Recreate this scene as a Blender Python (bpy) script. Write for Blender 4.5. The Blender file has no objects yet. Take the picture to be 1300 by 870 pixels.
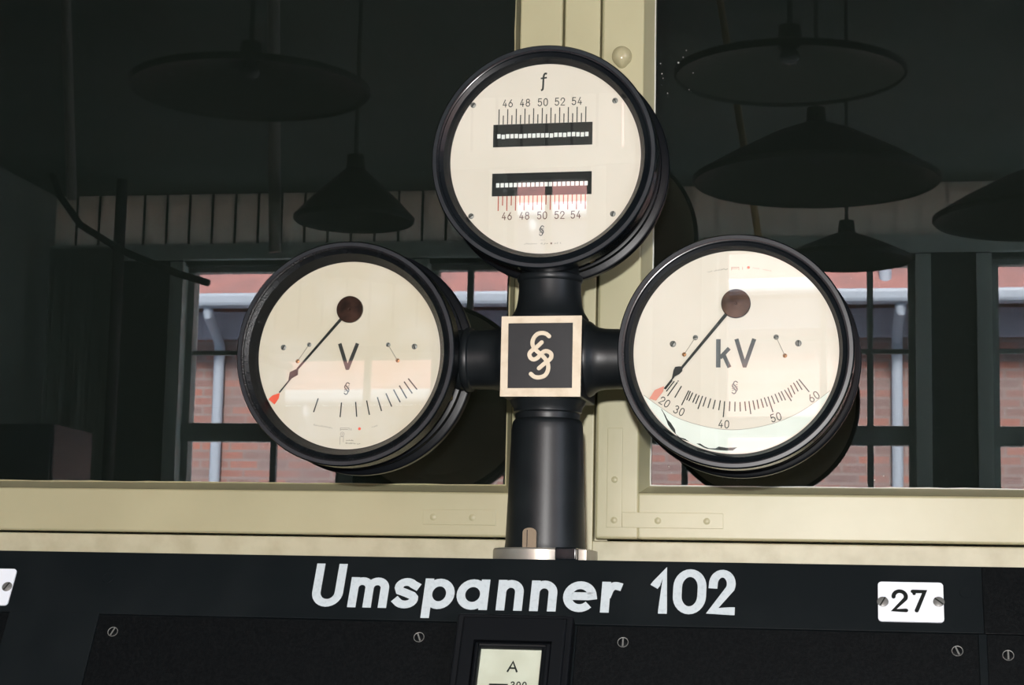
import bpy, bmesh, math, random
from mathutils import Vector, Matrix
random.seed(7)
S = bpy.context.scene
COL = S.collection
PI = math.pi

# ------------------------------------------------------------------ camera, light, exposure
CAM = Vector((0.3476, -2.4179, 1.5728))
FWD = Vector((-0.1734, 0.9752, 0.1377)).normalized()
UP = Vector((0.0030, -0.1393, 0.9902)); UP = (UP - FWD * UP.dot(FWD)).normalized()
RIGHT = FWD.cross(UP)
cd = bpy.data.cameras.new('camera'); cd.lens = 68.259; cd.sensor_width = 36; cd.clip_start = .05; cd.clip_end = 200
co = bpy.data.objects.new('camera', cd); COL.objects.link(co)
co.matrix_world = Matrix(((RIGHT.x, UP.x, -FWD.x, CAM.x), (RIGHT.y, UP.y, -FWD.y, CAM.y), (RIGHT.z, UP.z, -FWD.z, CAM.z), (0, 0, 0, 1)))
S.camera = co

w = bpy.data.worlds.new('sky'); S.world = w; w.use_nodes = True
bg = w.node_tree.nodes['Background']; bg.inputs['Color'].default_value = (.72, .84, 1, 1); bg.inputs['Strength'].default_value = 6.0

sd = bpy.data.lights.new('sun', 'SUN'); sd.energy = 52; sd.angle = math.radians(12); sd.color = (1, .97, .93)
so = bpy.data.objects.new('sun', sd); COL.objects.link(so)
so.rotation_euler = (math.radians(-48), math.radians(8), 0)      # travels towards -Y and down: it strikes the brick building across the yard
fd = bpy.data.lights.new('camera_flash', 'POINT'); fd.energy = 175; fd.shadow_soft_size = .022; fd.color = (1, .985, .96)
fo = bpy.data.objects.new('camera_flash', fd); COL.objects.link(fo)
fo.location = CAM + UP * .165 - RIGHT * .03 + FWD * .03

S.view_settings.view_transform = 'Standard'; S.view_settings.look = 'None'
S.view_settings.exposure = 0; S.view_settings.gamma = 1; S.view_settings.use_curve_mapping = False

# ------------------------------------------------------------------ materials
def srgb(r, g, b):
    f = lambda c: (c / 255 / 12.92) if c / 255 <= .04045 else ((c / 255 + .055) / 1.055) ** 2.4
    return (f(r), f(g), f(b), 1)
def mat(name, col, rough=.5, metal=0, noise=None, col2=None, scale=40, bump=0, bscale=200, spec=.5, lo=.4, hi=.65, coat=0, detail=6):
    m = bpy.data.materials.new(name); m.use_nodes = True
    nt = m.node_tree; p = nt.nodes['Principled BSDF']
    p.inputs['Base Color'].default_value = col; p.inputs['Roughness'].default_value = rough; p.inputs['Metallic'].default_value = metal
    p.inputs['Specular IOR Level'].default_value = spec; p.inputs['Coat Weight'].default_value = coat
    tc = nt.nodes.new('ShaderNodeTexCoord')
    if col2:
        n = nt.nodes.new('ShaderNodeTexNoise'); n.inputs['Scale'].default_value = scale; n.inputs['Detail'].default_value = detail
        nt.links.new(tc.outputs['Object'], n.inputs['Vector'])
        r = nt.nodes.new('ShaderNodeValToRGB'); r.color_ramp.elements[0].position = lo; r.color_ramp.elements[1].position = hi
        r.color_ramp.elements[0].color = col; r.color_ramp.elements[1].color = col2
        nt.links.new(n.outputs['Fac'], r.inputs['Fac']); nt.links.new(r.outputs['Color'], p.inputs['Base Color'])
    if bump:
        n2 = nt.nodes.new('ShaderNodeTexNoise'); n2.inputs['Scale'].default_value = bscale; n2.inputs['Detail'].default_value = 4
        nt.links.new(tc.outputs['Object'], n2.inputs['Vector'])
        b = nt.nodes.new('ShaderNodeBump'); b.inputs['Strength'].default_value = bump; b.inputs['Distance'].default_value = .001
        nt.links.new(n2.outputs['Fac'], b.inputs['Height']); nt.links.new(b.outputs['Normal'], p.inputs['Normal'])
    return m
M = {}
M['cream'] = mat('cream_gloss_paint', (.50, .465, .285, 1), .38, col2=(.455, .42, .255, 1), scale=6, bump=.25, bscale=45)
M['cream_sill'] = mat('worn_cream_paint', (.56, .525, .36, 1), .45, col2=(.47, .43, .28, 1), scale=30, bump=.5, bscale=70)
M['putty'] = mat('putty', (.75, .75, .70, 1), .7, bump=.5, bscale=150)
M['black'] = mat('black_enamel', (.0040, .0056, .0074, 1), .16, col2=(.0065, .0085, .0105, 1), scale=20, bump=.03, bscale=300, spec=.3)
M['crackle'] = mat('black_crackle_enamel', (.0030, .0040, .0050, 1), .24, col2=(.006, .0075, .009, 1), scale=60, bump=.4, bscale=700, spec=.22)
M['housing'] = mat('black_lacquered_housing', (.0035, .0045, .0060, 1), .3, bump=.04, bscale=200, spec=.12)
M['rim'] = mat('grey_worn_black_enamel', (.016, .020, .024, 1), .3, col2=(.024, .029, .033, 1), scale=25, spec=.35)  # sheen of the flat front ring is put into this greyer base colour
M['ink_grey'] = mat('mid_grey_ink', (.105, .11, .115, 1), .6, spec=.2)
M['iron'] = mat('black_painted_cast_iron', (.0060, .0080, .0095, 1), .40, col2=(.0095, .0120, .0135, 1), scale=30, bump=.06, bscale=420, spec=.38)
M['dial'] = mat('cream_dial_enamel', (.745, .675, .595, 1), .55, col2=(.71, .64, .555, 1), scale=9, spec=.3)
M['dial_old'] = mat('yellowed_dial_enamel', (.62, .55, .435, 1), .55, col2=(.66, .60, .51, 1), scale=14, spec=.3)
M['dial_band'] = mat('pale_green_dial_edge', (.70, .74, .68, 1), .5, col2=(.76, .80, .75, 1), scale=25, spec=.3)
M['ink'] = mat('dark_grey_ink', (.035, .037, .035, 1), .6, spec=.2)
M['ink_black'] = mat('black_dial_paint', (.008, .010, .009, 1), .5, spec=.25)
M['ink_faint'] = mat('faint_grey_ink', (.30, .27, .23, 1), .6, spec=.2)
M['red_ink'] = mat('red_ink', (.42, .07, .04, 1), .6, spec=.2)
M['brown_ink'] = mat('brown_ink', (.13, .055, .04, 1), .6, spec=.2)
M['red'] = mat('red_paint', (.80, .10, .05, 1), .5)
M['red_faded'] = mat('faded_red_paint', (.66, .24, .17, 1), .5)  # paler red: the cover glass reflection over the wedge is mixed into it
M['reed'] = mat('white_reed_tip', (.82, .84, .82, 1), .5)
M['bronze'] = mat('bronze_disc', (.055, .032, .022, 1), .3, .8, col2=(.022, .015, .011, 1), scale=60)
M['brass'] = mat('aged_brass', (.42, .34, .18, 1), .3, 1)
M['brass_plate'] = mat('pale_worn_brass', (.66, .57, .43, 1), .42, .08, col2=(.53, .43, .30, 1), scale=60, bump=.15, bscale=300, lo=.45, hi=.8)
M['steel'] = mat('brushed_steel', (.46, .44, .39, 1), .36, .6, col2=(.38, .35, .30, 1), scale=30)
M['dull'] = mat('dull_steel', (.20, .20, .19, 1), .45, .35)
M['screw'] = mat('dark_panel_screw', (.05, .05, .045, 1), .4, .7)
M['tab'] = mat('dark_worn_metal', (.16, .13, .09, 1), .35, .7)
M['copper'] = mat('copper_stud', (.48, .23, .10, 1), .4, .6)
M['panel'] = mat('black_panel_sheet', (.0040, .0062, .0074, 1), .55, col2=(.0066, .0090, .0102, 1), scale=12, bump=.12, bscale=500, spec=.14)
M['plate'] = mat('black_bakelite_plate', (.0016, .0022, .0028, 1), .5, col2=(.0042, .0050, .0056, 1), scale=300, bump=.25, bscale=900, spec=.14)
M['zinc'] = mat('grey_zinc_back', (.72, .70, .60, 1), .6)
M['bakelite'] = mat('black_bakelite', (.0030, .0038, .0054, 1), .45, spec=.25)
M['paint_white'] = mat('worn_white_paint', (.55, .61, .635, 1), .5, col2=(.42, .48, .51, 1), scale=260, lo=.5, hi=.85)
M['sign_white'] = mat('white_sign_enamel', (.82, .86, .92, 1), .4)
M['paper'] = mat('pale_meter_card', (.62, .63, .53, 1), .6, col2=(.56, .56, .46, 1), scale=30)
M['bumper'] = mat('translucent_bumper', (.48, .435, .265, 1), .14, spec=.6)
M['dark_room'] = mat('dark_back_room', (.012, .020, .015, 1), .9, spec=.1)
M['plaster'] = mat('grey_green_plaster', (.30, .34, .30, 1), .8, col2=(.24, .28, .25, 1), scale=2)
M['curtain'] = mat('grey_green_curtain_cloth', (.42, .50, .46, 1), .9, spec=.1)
M['lintel'] = mat('pale_green_lintel_paint', (.60, .68, .62, 1), .6)
M['pier'] = mat('dark_green_pier_paint', (.06, .075, .066, 1), .7)
M['ceiling'] = mat('dark_ceiling', (.135, .16, .14, 1), .9, col2=(.10, .125, .11, 1), scale=1.2, spec=.1)
M['floor'] = mat('floor_linoleum', (.10, .09, .075, 1), .5)
M['win_frame'] = mat('grey_green_window_paint', (.32, .38, .35, 1), .5)
M['shade_out'] = mat('dark_enamel_shade', (.006, .008, .007, 1), .4, spec=.3)
M['shade_in'] = mat('aged_shade_lining', (.022, .027, .024, 1), .5, spec=.3)
M['white_metal'] = mat('white_gutter_metal', (.34, .375, .44, 1), .5)
M['soffit'] = mat('lavender_grey_fascia', (.36, .35, .42, 1), .7)
M['rod'] = mat('ochre_rod', (.35, .24, .10, 1), .5)
M['cord'] = mat('black_cord', (.02, .02, .02, 1), .6)
M['conduit'] = mat('grey_conduit', (.30, .30, .28, 1), .4, .5)
M['cabinet'] = mat('blue_grey_cabinet_paint', (.035, .045, .065, 1), .4)
M['bulb'] = mat('bulb_glass', (.05, .055, .06, 1), .05)

def glass_mat(name, f, dust=0):
    m = bpy.data.materials.new(name); m.use_nodes = True; nt = m.node_tree; nt.nodes.clear()
    o = nt.nodes.new('ShaderNodeOutputMaterial'); mx = nt.nodes.new('ShaderNodeMixShader')
    t = nt.nodes.new('ShaderNodeBsdfTransparent'); g = nt.nodes.new('ShaderNodeBsdfGlossy')
    t.inputs['Color'].default_value = (.985, .995, .985, 1); g.inputs['Roughness'].default_value = 0; g.inputs['Color'].default_value = (1, 1, 1, 1)
    mx.inputs['Fac'].default_value = f
    nt.links.new(t.outputs[0], mx.inputs[1]); nt.links.new(g.outputs[0], mx.inputs[2]); nt.links.new(mx.outputs[0], o.inputs['Surface'])
    if dust:                                  # thin film of dust on the pane
        m2 = nt.nodes.new('ShaderNodeMixShader'); d = nt.nodes.new('ShaderNodeBsdfDiffuse'); d.inputs['Color'].default_value = (.5, .56, .5, 1); m2.inputs['Fac'].default_value = dust
        nt.links.new(mx.outputs[0], m2.inputs[1]); nt.links.new(d.outputs[0], m2.inputs[2]); nt.links.new(m2.outputs[0], o.inputs['Surface'])
    return m
M['glass'] = glass_mat('window_glass', .042, .0035)
M['cover_dull'] = glass_mat('dull_cover_glass', .014)
M['cover'] = glass_mat('cover_glass', .028)

def brick_mat():
    m = bpy.data.materials.new('red_brick'); m.use_nodes = True; nt = m.node_tree; p = nt.nodes['Principled BSDF']
    tc = nt.nodes.new('ShaderNodeTexCoord'); mp = nt.nodes.new('ShaderNodeMapping'); mp.inputs['Rotation'].default_value = (PI / 2, 0, 0)
    b = nt.nodes.new('ShaderNodeTexBrick'); b.inputs['Scale'].default_value = 1
    b.inputs['Brick Width'].default_value = .25; b.inputs['Row Height'].default_value = .075; b.inputs['Mortar Size'].default_value = .011
    b.inputs['Color1'].default_value = (.36, .13, .095, 1); b.inputs['Color2'].default_value = (.19, .125, .12, 1); b.inputs['Mortar'].default_value = (.27, .21, .195, 1)
    n = nt.nodes.new('ShaderNodeTexNoise'); n.inputs['Scale'].default_value = 3.2; n.inputs['Detail'].default_value = 7; n.inputs['Roughness'].default_value = .7
    mx = nt.nodes.new('ShaderNodeMix'); mx.data_type = 'RGBA'
    mx.inputs['B'].default_value = (.25, .185, .18, 1)
    nt.links.new(tc.outputs['Object'], mp.inputs['Vector']); nt.links.new(mp.outputs[0], b.inputs['Vector']); nt.links.new(tc.outputs['Object'], n.inputs['Vector'])
    mr = nt.nodes.new('ShaderNodeMapRange'); mr.inputs['From Min'].default_value = .35; mr.inputs['From Max'].default_value = .7; mr.inputs['To Max'].default_value = .75
    nt.links.new(n.outputs['Fac'], mr.inputs['Value']); nt.links.new(mr.outputs['Result'], mx.inputs['Factor']); nt.links.new(b.outputs['Color'], mx.inputs['A'])
    nt.links.new(mx.outputs['Result'], p.inputs['Base Color']); p.inputs['Roughness'].default_value = .9
    return m
M['brick'] = brick_mat()
M['tiles'] = mat('red_roof_tile', (.34, .15, .135, 1), .8, col2=(.25, .13, .125, 1), scale=3)
def ribbed_mat():
    m = bpy.data.materials.new('ribbed_translucent_sheet'); m.use_nodes = True; nt = m.node_tree; nt.nodes.clear()
    o = nt.nodes.new('ShaderNodeOutputMaterial'); a = nt.nodes.new('ShaderNodeAddShader')
    t = nt.nodes.new('ShaderNodeBsdfTranslucent'); d = nt.nodes.new('ShaderNodeBsdfDiffuse')
    t.inputs['Color'].default_value = (.42, .46, .42, 1); d.inputs['Color'].default_value = (.22, .24, .22, 1)
    nt.links.new(t.outputs[0], a.inputs[0]); nt.links.new(d.outputs[0], a.inputs[1]); nt.links.new(a.outputs[0], o.inputs['Surface'])
    return m
M['ribbed'] = ribbed_mat()

# ------------------------------------------------------------------ mesh helpers
def link(name, bm, m, parent=None, smooth=None, loc=None, rot=None):
    me = bpy.data.meshes.new(name)
    bmesh.ops.recalc_face_normals(bm, faces=bm.faces[:]) if smooth != 'flat' else None
    bm.to_mesh(me); bm.free()
    for x in (m if isinstance(m, (list, tuple)) else [m]): me.materials.append(M[x])
    if isinstance(smooth, (int, float)):
        me.polygons.foreach_set('use_smooth', [True] * len(me.polygons)); me.set_sharp_from_angle(angle=math.radians(smooth))
    o = bpy.data.objects.new(name, me); COL.objects.link(o)
    if isinstance(smooth, (int, float)):
        wn = o.modifiers.new('weighted_normal', 'WEIGHTED_NORMAL'); wn.keep_sharp = True
    if parent: o.parent = parent
    if loc: o.location = loc
    if rot: o.rotation_euler = rot
    return o
def empty(name, loc, rz=0):
    o = bpy.data.objects.new(name, None); o.empty_display_size = .05; COL.objects.link(o); o.location = loc; o.rotation_euler = (0, 0, rz); return o
def tag(o, label, cat, group=None):
    o['label'] = label; o['category'] = cat
    if group: o['group'] = group
    return o
def struct(o): o['kind'] = 'structure'; return o
def box(bm, x0, x1, y0, y1, z0, z1, bev=0, seg=2, mtx=None):
    vs = [bm.verts.new(Vector((x, y, z))) for x in (x0, x1) for y in (y0, y1) for z in (z0, z1)]
    fs = [bm.faces.new([vs[i] for i in f]) for f in ((0, 1, 3, 2), (4, 6, 7, 5), (0, 4, 5, 1), (2, 3, 7, 6), (0, 2, 6, 4), (1, 5, 7, 3))]
    if bev:
        es = list({e for f in fs for e in f.edges})
        r = bmesh.ops.bevel(bm, geom=es, offset=bev, segments=seg, profile=.5, affect='EDGES', clamp_overlap=True)
        vs = list({v for f in r['faces'] for v in f.verts} | {v for v in vs if v.is_valid})
    if mtx is not None:
        for v in vs: v.co = mtx @ v.co
    return vs
def lathe(bm, prof, axis='Z', c=(0, 0, 0), seg=96, close=False):
    rings = []
    for r, h in prof:
        ring = []
        if r < 1e-6:
            p = {'Z': (0, 0, h), 'Y': (0, h, 0), 'X': (h, 0, 0)}[axis]
            ring = [bm.verts.new(Vector(p) + Vector(c))]
        else:
            for k in range(seg):
                a = 2 * PI * k / seg; u, v = r * math.cos(a), r * math.sin(a)
                p = {'Z': (u, v, h), 'Y': (u, h, v), 'X': (h, u, v)}[axis]
                ring.append(bm.verts.new(Vector(p) + Vector(c)))
        rings.append(ring)
    pairs = list(zip(rings, rings[1:])) + ([(rings[-1], rings[0])] if close else [])
    for A, B in pairs:
        for k in range(seg):
            k2 = (k + 1) % seg
            if len(A) == 1 and len(B) == 1: break
            if len(A) == 1: bm.faces.new((A[0], B[k2], B[k]))
            elif len(B) == 1: bm.faces.new((A[k], A[k2], B[0]))
            else: bm.faces.new((A[k], A[k2], B[k2], B[k]))
def tube(bm, pts, r, seg=10, cap=True):
    pts = [Vector(p) for p in pts]; rings = []
    for i, p in enumerate(pts):
        d = (pts[min(i + 1, len(pts) - 1)] - pts[max(i - 1, 0)]).normalized()
        a = d.orthogonal().normalized() if i == 0 else (a - d * a.dot(d)).normalized()
        b = d.cross(a)
        rings.append([bm.verts.new(p + (a * math.cos(2 * PI * k / seg) + b * math.sin(2 * PI * k / seg)) * r) for k in range(seg)])
    for A, B in zip(rings, rings[1:]):
        for k in range(seg): bm.faces.new((A[k], A[(k + 1) % seg], B[(k + 1) % seg], B[k]))
    if cap: bm.faces.new(rings[0]); bm.faces.new(rings[-1])
# flat paint: polylines and polygons in (x, z) laid at depth y, facing -Y
STK = [0]
def ribbon(bm, pts, wd, y, caps=True, joints=True):
    STK[0] = (STK[0] + 1) % 6; y = y - STK[0] * 2e-5          # later strokes lie a hair above earlier ones
    P = [Vector((p[0], p[1])) for p in pts]
    P = [p for i, p in enumerate(P) if i == 0 or (p - P[i - 1]).length > 1e-6]
    if len(P) < 2: P = [P[0] - Vector((wd * .05, 0)), P[0] + Vector((wd * .05, 0))]
    closed = len(P) > 4 and (P[0] - P[-1]).length < wd * .3
    if closed: P = P[:-1]
    N = len(P); Lr = []
    for i in range(N):
        a = P[i - 1] if (i or closed) else None; b = P[(i + 1) % N] if (i < N - 1 or closed) else None
        d1 = (P[i] - a).normalized() if a is not None else None; d2 = (b - P[i]).normalized() if b is not None else None
        d1 = d2 if d1 is None else d1; d2 = d1 if d2 is None else d2
        n1 = Vector((-d1.y, d1.x)); n2 = Vector((-d2.y, d2.x)); m = n1 + n2
        m = n1 if m.length < 1e-4 else m.normalized()
        k = min(1 / max(m.dot(n1), .2), 1.55) * wd / 2
        Lr.append((P[i] - m * k, P[i] + m * k))
    V = [(bm.verts.new((a.x, y, a.y)), bm.verts.new((b.x, y, b.y))) for a, b in Lr]
    for i in range(N if closed else N - 1):
        a, b = V[i], V[(i + 1) % N]; bm.faces.new((a[0], b[0], b[1], a[1]))
    if caps and not closed:
        for e, (p, q) in ((0, (P[0], P[1])), (-1, (P[-1], P[-2]))):
            d = (p - q).normalized(); n = (Lr[e][1] - Lr[e][0]).normalized()
            mid = [bm.verts.new((c.x, y, c.y)) for c in (p + (n * math.cos(t) + d * math.sin(t)) * wd / 2 for t in (PI * k / 6 for k in range(1, 6)))]
            bm.faces.new([V[e][1]] + mid + [V[e][0]])
def poly(bm, pts, y, y2=None):
    vs = [bm.verts.new((p[0], y, p[1])) for p in pts]; bm.faces.new(vs)
    if y2 is not None:
        ws = [bm.verts.new((p[0], y2, p[1])) for p in pts]; bm.faces.new(ws)
        for i in range(len(vs)): bm.faces.new((vs[i], vs[(i + 1) % len(vs)], ws[(i + 1) % len(vs)], ws[i]))
def arc(cx, cy, rx, ry, a0, a1, n=14):
    return [(cx + rx * math.cos(math.radians(a0 + (a1 - a0) * i / n)), cy + ry * math.sin(math.radians(a0 + (a1 - a0) * i / n))) for i in range(n + 1)]
# stroke letters: centre lines in a 0..1 box
G = {
 '0': [arc(.5, .62, .5, .38, 0, 180) + arc(.5, .38, .5, .38, 180, 360) + [(1, .62)]],
 '1': [[(0, .70), (.85, 1), (.85, 0)]],
 '2': [[(.0, .70)] + arc(.5, .72, .5, .28, 170, -25) + [(0, 0), (1, 0)]],
 '3': [arc(.48, .77, .44, .23, 160, -90) + arc(.48, .27, .52, .27, 90, -160)],
 '4': [[(.62, 1), (0, .27), (1, .27)], [(.72, .55), (.72, 0)]],
 '5': [[(.92, 1), (.16, 1), (.10, .55)] + arc(.48, .32, .52, .32, 135, -155)],
 '6': [arc(.5, .30, .5, .30, 0, 360, 22), [(.74, 1), (.35, .68), (.06, .44)]],
 '7': [[(0, 1), (1, 1), (.30, 0)]],
 '8': [arc(.5, .77, .42, .23, 0, 360, 20), arc(.5, .28, .5, .28, 0, 360, 20)],
 'A': [[(0, 0), (.5, 1), (1, 0)], [(.2, .33), (.8, .33)]],
 'V': [[(0, 1), (.5, 0), (1, 1)]],
 'k': [[(0, 1), (0, 0)], [(.95, .66), (.05, .26)], [(.38, .42), (1, 0)]],
 'U': [[(0, 1), (0, .30)] + arc(.5, .30, .5, .30, 180, 360) + [(1, 1)]],
 'm': [[(0, 1), (0, 0)], [(0, .66)] + arc(.25, .70, .25, .30, 180, 0) + [(.5, 0)], [(.5, .66)] + arc(.75, .70, .25, .30, 180, 0) + [(1, 0)]],
 'n': [[(0, 1), (0, 0)], [(0, .62)] + arc(.5, .64, .5, .36, 180, 0) + [(1, 0)]],
 's': [[(.98, .84)] + arc(.5, .75, .42, .25, 35, 180, 10) + [(.16, .60), (.5, .51), (.86, .40)] + arc(.5, .26, .48, .26, 10, -150, 10)],
 'p': [[(0, 1), (0, -.40)], arc(.5, .5, .5, .5, 0, 360, 28)],
 'a': [[(1, 1), (1, 0)], arc(.5, .5, .5, .5, 0, 360, 28)],
 'e': [[(.17, .52), (.84, .52)] + arc(.5, .5, .5, .5, 5, 318, 26)],
 'r': [[(0, 1), (0, 0)], [(.14, .66)] + arc(.64, .58, .50, .42, 150, 75, 10)],
}
def glyph(bm, ch, x0, x1, z0, z1, wd, y, caps=True, rot=0, piv=None):
    STK[0] = 0
    for pl in G[ch]:
        q = [(x0 + wd / 2 + px * (x1 - x0 - wd), z0 + wd / 2 + pz * (z1 - z0 - wd)) for px, pz in pl]
        if rot:
            c, s = math.cos(rot), math.sin(rot); q = [(piv[0] + (a - piv[0]) * c - (b - piv[1]) * s, piv[1] + (a - piv[0]) * s + (b - piv[1]) * c) for a, b in q]
        if not caps and len(q) < 28:
            (a, b), (c, d) = (Vector(q[0]), Vector(q[1])), (Vector(q[-1]), Vector(q[-2]))
            q = [tuple(a + (a - b).normalized() * wd / 2)] + q + [tuple(c + (c - d).normalized() * wd / 2)]
        ribbon(bm, q, wd, y, caps)
def number(bm, s, cx, z0, h, wd, y, rot=0, cw=.56, gap=.16):
    W = cw * h; tot = W * len(s) + gap * h * (len(s) - 1); x = cx - tot / 2
    for ch in s:
        glyph(bm, ch, x, x + W, z0, z0 + h, wd, y, True, rot, (cx, z0 + h / 2)); x += W + gap * h
def scribble(bm, x0, z0, x1, z1, h, y, n):
    # illegible small print: a row of tiny broken strokes
    for i in range(n):
        t = (i + random.uniform(.1, .4)) / n; a = (x0 + (x1 - x0) * t, z0 + (z1 - z0) * t)
        if random.random() < .12: continue
        wdt = (x1 - x0) / n * .5
        ribbon(bm, [(a[0], a[1] + random.uniform(0, h * .5)), (a[0] + wdt * random.uniform(.3, 1), a[1] + h * random.uniform(.5, 1)), (a[0] + wdt, a[1] + h * random.uniform(0, .4))], h * .2, y, False)

# ------------------------------------------------------------------ large structure: the room
XL, XR, YB, ZC = -4.66, 5.2, -9.0, 4.14
bm = bmesh.new(); box(bm, XL - .2, XR + .2, YB - .3, 2.6, -.15, 0); struct(link('floor', bm, 'floor'))
bm = bmesh.new(); box(bm, XL - .2, XR + .2, YB - .3, 2.6, ZC, ZC + .25); struct(link('ceiling', bm, 'ceiling'))
bm = bmesh.new(); box(bm, XL - .2, XL, YB - .3, 2.6, 0, ZC); struct(link('wall_left', bm, 'plaster'))
bm = bmesh.new(); box(bm, XR, XR + .2, YB - .3, -8.7, 0, ZC); box(bm, XR, XR + .2, -3.6, 2.6, 0, ZC); box(bm, XR, XR + .2, -8.7, -3.6, 0, .8); box(bm, XR, XR + .2, -8.7, -3.6, 3.8, ZC)
struct(link('wall_right', bm, 'plaster'))                         # with an unseen opening, added so daylight brightens the room
WB = [(-3.783, -2.72), (-2.22, -1.678), (-1.244, .717), (1.125, 3.09)]          # the daylight windows in the wall behind the photographer
ZW0, ZW1 = 1.0, 3.68
bm = bmesh.new(); xs = [XL] + [v for q in WB for v in q] + [XR]
for i in range(0, len(xs), 2): box(bm, xs[i], xs[i + 1], YB - .3, YB, 0, ZW1 + .05)
for a, b in WB: box(bm, a, b, YB - .3, YB, 0, ZW0)
box(bm, XL, XR, YB - .3, YB - .02, ZW1, ZW1 + .14)
struct(link('wall_back', bm, 'pier'))
bm = bmesh.new(); box(bm, XL, XR, YB - .045, YB + .03, ZW1 + .03, ZW1 + .13, .006, 2); struct(link('trim_7', bm, 'lintel'))
bm = bmesh.new(); x = XL
while x < XR:                                                     # ribbed sheet band over the windows
    box(bm, x, min(x + (.135 if x < -1.6 else .15), XR), YB - .06, YB - .045, ZW1 + .14, ZC); x += .15
band = struct(link('trim_1', bm, 'ribbed'))
bm = bmesh.new(); x = XL + .1425
while x < -1.6: box(bm, x - .0075, x + .0075, YB - .07, YB - .04, ZW1 + .14, ZC); x += .15
struct(link('trim_2', bm, 'pier'))
for i, (a, b) in enumerate(WB):
    bm = bmesh.new(); f = .055; y0, y1 = YB - .16, YB - .08
    box(bm, a, a + f, y0, y1, ZW0, ZW1); box(bm, b - f, b, y0, y1, ZW0, ZW1); box(bm, a, b, y0, y1, ZW0, ZW0 + f); box(bm, a, b, y0, y1, ZW1 - f * .6, ZW1)
    box(bm, a, b, y0 + .01, y1 + .02, 2.585, 2.695)
    for xb in ((a + .60, b - .275) if b - a > 1.5 else ((a + .60,) if b - a > 1 else (b - .29,))): box(bm, xb - .018, xb + .018, y0 + .02, y1 - .02, ZW0, ZW1)
    for zb in (3.14, 2.0, 1.5): box(bm, a, b, y0 + .025, y1 - .025, zb - .014, zb + .014)
    struct(link('window_%d' % (i + 3), bm, 'win_frame'))
    bm = bmesh.new()                                            # pale lining boards of the opening
    for xa, xb in ((a - .075, a + .012), (b - .012, b + .075)): box(bm, xa, xb, YB - .30, YB + .02, ZW0, ZW1 + .02, .004, 2)
    struct(link('trim_%d' % (i + 8), bm, 'lintel', smooth=35))

# yard building seen in the reflections
bm = bmesh.new(); box(bm, -14, 12, -13.4, -13.0, -1, 4.05); struct(link('wall_yard', bm, 'brick'))
bm = bmesh.new()
vs = [bm.verts.new(p) for p in ((-14, -12.55, 4.06), (12, -12.55, 4.06), (12, -17, 7.6), (-14, -17, 7.6))]; bm.faces.new(vs)
vs2 = [bm.verts.new(p) for p in ((-14, -12.55, 4.00), (12, -12.55, 4.00), (12, -17, 7.5), (-14, -17, 7.5))]; bm.faces.new(vs2)
for k in range(4): bm.faces.new((vs[k], vs[(k + 1) % 4], vs2[(k + 1) % 4], vs2[k]))
struct(link('roof', bm, 'tiles'))
bm = bmesh.new(); box(bm, -14, 12, -13.0, -12.9, 3.78, 4.0); struct(link('trim_3', bm, 'soffit'))
bm = bmesh.new(); box(bm, -14, 12, -12.62, -12.46, 3.98, 4.09, .03, 2); tag(link('rain_gutter', bm, 'white_metal'), 'white rain gutter along the tiled eaves of the brick building across the yard', 'gutter')
for i, (px, lab) in enumerate(((.70, 'white downpipe on the brick wall, behind the right window pane reflection'), (-2.85, 'white downpipe on the brick wall, beyond the left window of the room'), (-4.83, 'white downpipe on the brick wall, mirrored at the outer side of the voltmeter'))):
    bm = bmesh.new(); tube(bm, [(px, -12.54, 3.978), (px, -12.54, 3.92), (px - .02, -12.8, 3.82), (px - .02, -12.93, 3.72), (px - .02, -12.93, 0)], .045)
    tag(link('downpipe', bm, 'white_metal', smooth=40), lab, 'pipe')
bm = bmesh.new(); tube(bm, [(.59, -12.75, 4.15), (.59, -12.75, 4.9)], .05); tag(link('vent_pipe', bm, 'white_metal', smooth=40), 'white vent pipe rising from the red tiled roof across the yard', 'pipe')

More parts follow.
